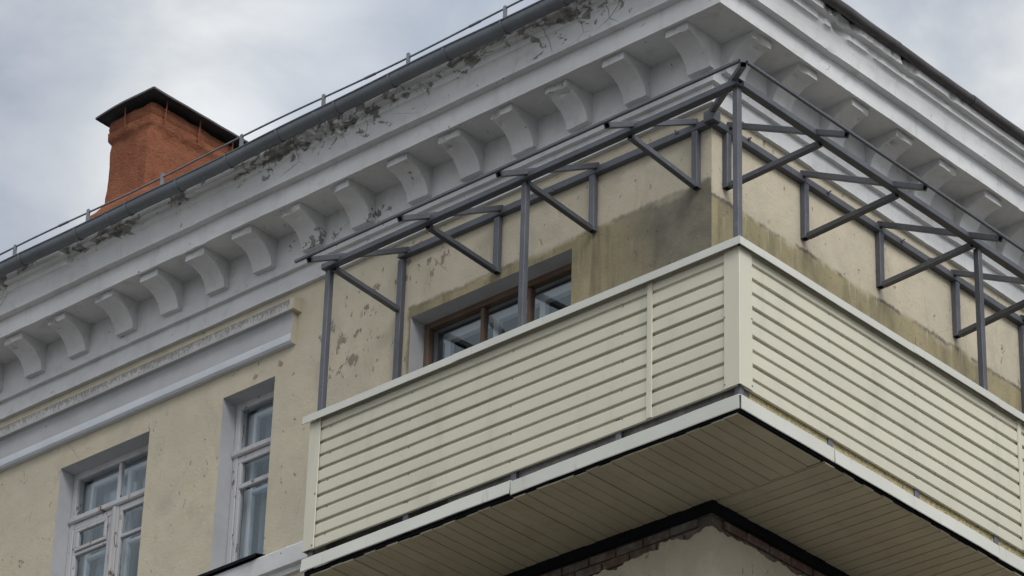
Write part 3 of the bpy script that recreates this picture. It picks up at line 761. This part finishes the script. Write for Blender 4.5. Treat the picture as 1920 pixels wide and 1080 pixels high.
for side, spans in ((0, ((BL+.06, JX), (JX, -.02))), (1, ((.02, JY), (JY, BRY)))):
    for (a, b) in spans:
        for (z0, z1) in BOARDS:
            sid += 1; m, rings = bm_board(z0, z1, b-a, 0, sid); rings = side_points(side, a, rings)
            m.loft(rings, closed=False, caps=False); m.build('siding_board', MAT['siding'], bal, 12)
# end, corner and joint trims
def angle_trim(x0, x1, y0, y1, z0, z1, name):
    pass
m = MB(); e = .012
m.loft([[(-.128, -e+.003, z), (-.126, -e, z), (e-.004, -e, z), (e, -e+.004, z), (e, .126, z), (e-.003, .128, z), (e-.005, .126, z), (e-.006, -e+.006, z), (-.126, -e+.006, z)] for z in (-.002, .35, .7, 1.078)])
m.build('corner_trim', MAT['siding'], bal, 30)
m = MB(); m.loft([[(BL-.002, .12, z), (BL-.002, -.010, z), (BL+.002, -.013, z), (BL+.112, -.013, z), (BL+.115, -.006, z), (BL+.004, -.006, z), (BL+.004, .12, z)] for z in (-.006, .5, 1.085)]); m.build('end_trim', MAT['siding'], bal, 30)
m = MB(); m.loft([[(-.004, BRY-.1, z), (.013, BRY-.1, z), (.013, BRY+.004, z), (-.13, BRY+.004, z), (-.13, BRY, z), (-.004, BRY, z)] for z in (-.006, 1.085)]); m.build('end_trim', MAT['siding'], bal, 30)
m = MB(); m.loft([[(JX-.024, .0, z), (JX-.022, -.010, z), (JX+.020, -.010, z), (JX+.022, .0, z)] for z in (.004, 1.08)]); m.build('joint_strip', MAT['siding'], bal, 30)
m = MB(); m.loft([[(-.0, JY-.022, z), (.010, JY-.020, z), (.010, JY+.022, z), (-.0, JY+.024, z)] for z in (.0, 1.08)]); m.build('joint_strip', MAT['siding'], bal, 30)
# return of the left end (closing side)
m = MB()
for (z0, z1) in BOARDS:
    m.loft([[(BL+o_*-1, yy, z) for o_, z in siding_wave_profile(z0, z1, LAPS)] for yy in (.12, WL)], closed=False, caps=False)
m.build('end_cladding', MAT['siding'], bal)
# handrail capping, bent sheet lengths overlapping
def cap_piece(side, a, b, lift, mit=None):
    m = MB(); rings = []
    n = max(2, int(abs(b-a)/.25))
    for k in range(n+1):
        s = a+(b-a)*k/n; q = N3(s*1.3, side, 4)*.003
        pr = [(.048+q, 1.066), (.050+q, 1.068), (.050+q, 1.128), (.047+q, 1.131), (-.09, 1.140), (-.09, 1.134), (.044+q, 1.125), (.044+q, 1.066)]
        r = []
        for o, z in pr:
            o += lift; z += lift
            sm = s
            if mit == 'end' and k == n: sm = s+o if side == 0 else s
            if mit == 'start' and k == 0: sm = s-o
            r.append((sm, -o, z) if side == 0 else (o, sm, z))
        rings.append(r)
    m.loft(rings); m.build('handrail_cap', MAT['skirt'], bal, 25)
cap_piece(0, BL-.045, -2.62, 0); cap_piece(0, -2.66, 0, .0025, 'end')
cap_piece(1, 0, 1.98, .0, 'start'); cap_piece(1, 1.95, 3.02, .0025); cap_piece(1, 2.99, BRY+.03, .0)
m = MB(); m.box((BL+.02, .032, 1.050), (-.034, .075, 1.120)); m.build('cap_shade_bar', MAT['black'], bal)  # black bar added to deepen the shadow band beneath the cap
m = MB(); m.box((-.075, .077, 1.050), (-.032, BRY-.02, 1.120)); m.build('cap_shade_bar', MAT['black'], bal)  # the same added shadow bar along the right arm
# lower skirt flashing
def skirt(side, a, b, tilt, dz=0):
    m = MB(); n = max(3, int(abs(b-a)/.12)); rings = []
    for k in range(n+1):
        s = a+(b-a)*k/n; q = N3(s*2.1, side*3, 8)*.005+N3(s*6, side, 5)*.0015; zt = -.078+N3(s*1.8, side, 2)*.004+dz
        pr = [(-.02, zt+.004), (.008+q, zt), (.012+q, zt-.004), (.014+q+tilt, -.185+dz), (.010+q+tilt, -.190+dz), (.006+q+tilt, -.186+dz), (.006+q, zt-.006), (-.02, zt-.002)]
        rings.append([((s, -o, z) if side == 0 else (o, s, z)) for o, z in pr])
    m.loft(rings); m.build('skirt_flashing', MAT['skirt'], bal, 25)
skirt(0, BL+.0, -2.085, .010, .012); skirt(0, -2.078, .000, -.001); skirt(1, .004, 1.028, -.001); skirt(1, 1.034, 2.985, .006, -.004); skirt(1, 2.992, BRY, .0, -.002)
# slab behind the gap; far left, a raised dark panel stands in for the shaded void
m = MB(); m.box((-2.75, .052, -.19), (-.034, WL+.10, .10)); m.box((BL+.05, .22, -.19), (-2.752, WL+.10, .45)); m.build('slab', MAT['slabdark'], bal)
m = MB(); m.box((-WR-.10, .14, -.188), (-.030, BRY-.03, .098)); m.build('slab', MAT['slab'], bal)
# black steel edge frame just under the skirt
m = MB(); m.box((BL+.02, .004, -.202), (-.006, .05, -.170)); m.build('edge_angle', MAT['black'], bal)
m = MB(); m.box((-.05, .052, -.202), (-.004, BRY-.02, -.170)); m.build('edge_angle', MAT['black'], bal)
# stub posts seen in the gap
for x in (-4.12, -3.14, -2.08, -1.10, -.035):
    m = MB(); m.tube((x, .036, -.17), (x, .036, .10), .05, .04, upv=(0, 1, 0), hollow=False); m.build('stub_post', MAT['steel'], bal)
for y in (1.03, 2.035, 3.005, 4.0, 5.0):
    m = MB(); m.tube((-.036, y, -.17), (-.036, y, .10), .04, .05, upv=(0, 1, 0), hollow=False); m.build('stub_post', MAT['steel'], bal)
# soffit boards: along y under the left arm, along x under the right arm
def soffit_mesh(length, w=.113):
    m = MB(); rings = []
    n = 4
    for k in range(n+1):
        s = length*k/n
        rings.append([(s, 0, .012), (s, .0, .002), (s, .006, 0), (s, w*.5, 0.0), (s, w-.009, 0), (s, w-.006, .007), (s, w+.006, .008), (s, w+.006, .012)])
    m.loft(rings, closed=False, caps=True); return m.mesh('soffit_board', MAT['soffit'], lift=False)
SL, SR = soffit_mesh(WL-.04), soffit_mesh(WR-.04)
x = -.03; k = 0
while x > BL+.155:
    o = place('soffit_board', SL, bal, (x, .016+random.uniform(-.008, .010), Z0-.217+random.uniform(-.003, .003))); o.rotation_euler.z = R(90); x -= .113; k += 1
y = WL-.002
while y < BRY-.14:
    o = place('soffit_board', SR, bal, (-.018+random.uniform(-.010, .008), y, Z0-.216+random.uniform(-.003, .003))); o.rotation_euler.z = R(180); o.location.y += .113; y += .113
m = MB(); m.box((-WR-.02, WL-.06, -.2060), (-.03, WL+.040, -.2020)); m.build('soffit_joint', MAT['black'], bal)
# wall angle under the soffit
m = MB(); m.box((BL+.0, WL-.045, -.290), (-WR+.045, WL-.002, -.208)); m.box((-WR+.002, WL-.002, -.290), (-WR+.045, BRY, -.208)); m.build('wall_angle', MAT['black'], bal)
# screws
def screw(p, side):
    m = MB(); d = Vector((0, -1, 0)) if side == 0 else Vector((1, 0, 0)); m.rod(Vector(p), Vector(p)+d*.006, .0075, 6); m.build('screw', MAT['zinc'], bal)
for x in (-3.95, -3.12, -2.10, -1.05):
    for z in LAPS[::2]: screw((x+random.uniform(-.01, .01), .006, z-.022), 0)
for y in (1.02, 2.02, 3.0):
    for z in LAPS[::2]: screw((-.006, y+random.uniform(-.01, .01), z-.022), 1)
for z in (.03, .555):
    screw((-.121, -.008, z), 0); screw((.008, .121, z), 1)
screw((BL+.10, -.010, .02), 0); screw((BL+.10, -.010, .45), 0)

# ------------------------------------------------------------------ canopy frame
cf = thing('canopy_frame', (-.5, .5, Z0+1.1), 'bare grey steel canopy frame standing on the corner balcony', 'canopy frame')
def tube(name, p0, p1, w=.04, hh=.04, upv=(0, 0, 1), mat='steel'):
    m = MB(); m.tube(p0, p1, w, hh, upv); return m.build(name, MAT[mat], cf)
YB, XB = .030, -.030
for p in ((-.056, .056), (-2.075, .056), (-4.125, .056), (-.056, 2.975), (-.056, 4.98)):
    tube('post', (p[0], p[1], .11), (p[0], p[1], 2.435), .05, .05, (0, 1, 0))
tube('eave_beam', (-4.165, YB, 2.461), (-.005, YB, 2.461), .065, .05)
tube('eave_beam', (XB, YB+.031, 2.4605), (XB, 5.1, 2.4605), .065, .05)
NL = [(-1.150, -1.045, -.935), (-2.130, -2.06, -1.985), (-3.125, -3.06, -2.985), (-4.140, -4.06, -3.945)]
NR = [(1.115, 1.0, .855), (2.01, 1.93, 1.80), (2.99, 2.88, 2.75), (3.97, 3.84, 3.70), (4.93, 4.80, 4.66)]
RO, RZ = .345, 2.285                    # overhang and height of the rafters' outer ends
for a, b, c in NL: tube('rafter', (a, WL-.03, 3.026), (c, -RO, RZ), .045, .045)
for a, b, c in NR: tube('rafter', (-WR+.03, a, 3.026), (RO-.035, c, RZ+.005), .045, .045)
tube('rafter', (-WR+.02, WL-.02, 3.065), (.315, -.335, 2.285), .045, .04)
# light purlins on the rafter tips
PZ = RZ+.034
tube('purlin', (-4.09, -RO-.006, PZ), (.295, -RO-.006, PZ), .024, .026)
tube('purlin', (RO-.028, -.300, PZ+.004), (RO-.028, 5.0, PZ+.004), .024, .026)
m = MB(); m.box((-WR-.01, WL-.085, 2.945), (-WR+.085, WL-.0, 3.035)); m.build('corner_plate', MAT['steel'], cf)
# wall rails, wall posts and struts
tube('wall_beam', (-4.225, WL-.028, 2.998), (-WR+.005, WL-.028, 2.965), .055, .06)
tube('wall_beam', (-WR+.028, WL-.03, 2.965), (-WR+.028, 5.1, 2.985), .055, .06)
WPL = [(-1.150, 2.44), (-2.170, 2.45), (-3.160, 2.45), (-4.200, .0)]
WPR = [(1.10, 2.46), (2.045, 2.455), (3.00, 2.455), (4.01, 2.45), (4.94, 0.)]
for x, z in WPL: tube('wall_post', (x, WL-.024, z), (x, WL-.026, 2.945), .055, .05, (0, 1, 0))
for y, z in WPR: tube('wall_post', (-WR+.024, y, z), (-WR+.026, y, 2.945), .05, .055, (0, 1, 0))
for (a, b, c), (x, z) in zip(NL, WPL): tube('strut', (b, YB+.01, 2.425), (x, WL-.06, (z if z > 1 else 2.47)+.015), .046, .046)
for (a, b, c), (y, z) in zip(NR, WPR): tube('strut', (XB-.01, b, 2.425), (-WR+.06, y, (z if z > 1 else 2.47)+.015), .046, .046)
for p, d in (((-1.31, WL-.055, 2.975), (0, -.03, .012)), ((-2.55, WL-.055, 2.945), (0, -.03, .012)), ((-WR+.055, 1.32, 2.985), (.03, 0, .012)), ((-WR+.055, 2.30, 2.97), (.035, 0, .015)), ((-WR+.055, 3.25, 2.97), (.035, 0, .015)), ((-WR+.055, 3.62, 2.97), (.03, 0, .012))):
    m = MB(); p = Vector(p); m.rod(p, p+Vector(d), .006, 6); m.rod(p+Vector(d)*.2, p+Vector(d)*.45, .014, 6); m.build('anchor_bolt', MAT['zinc'], cf)
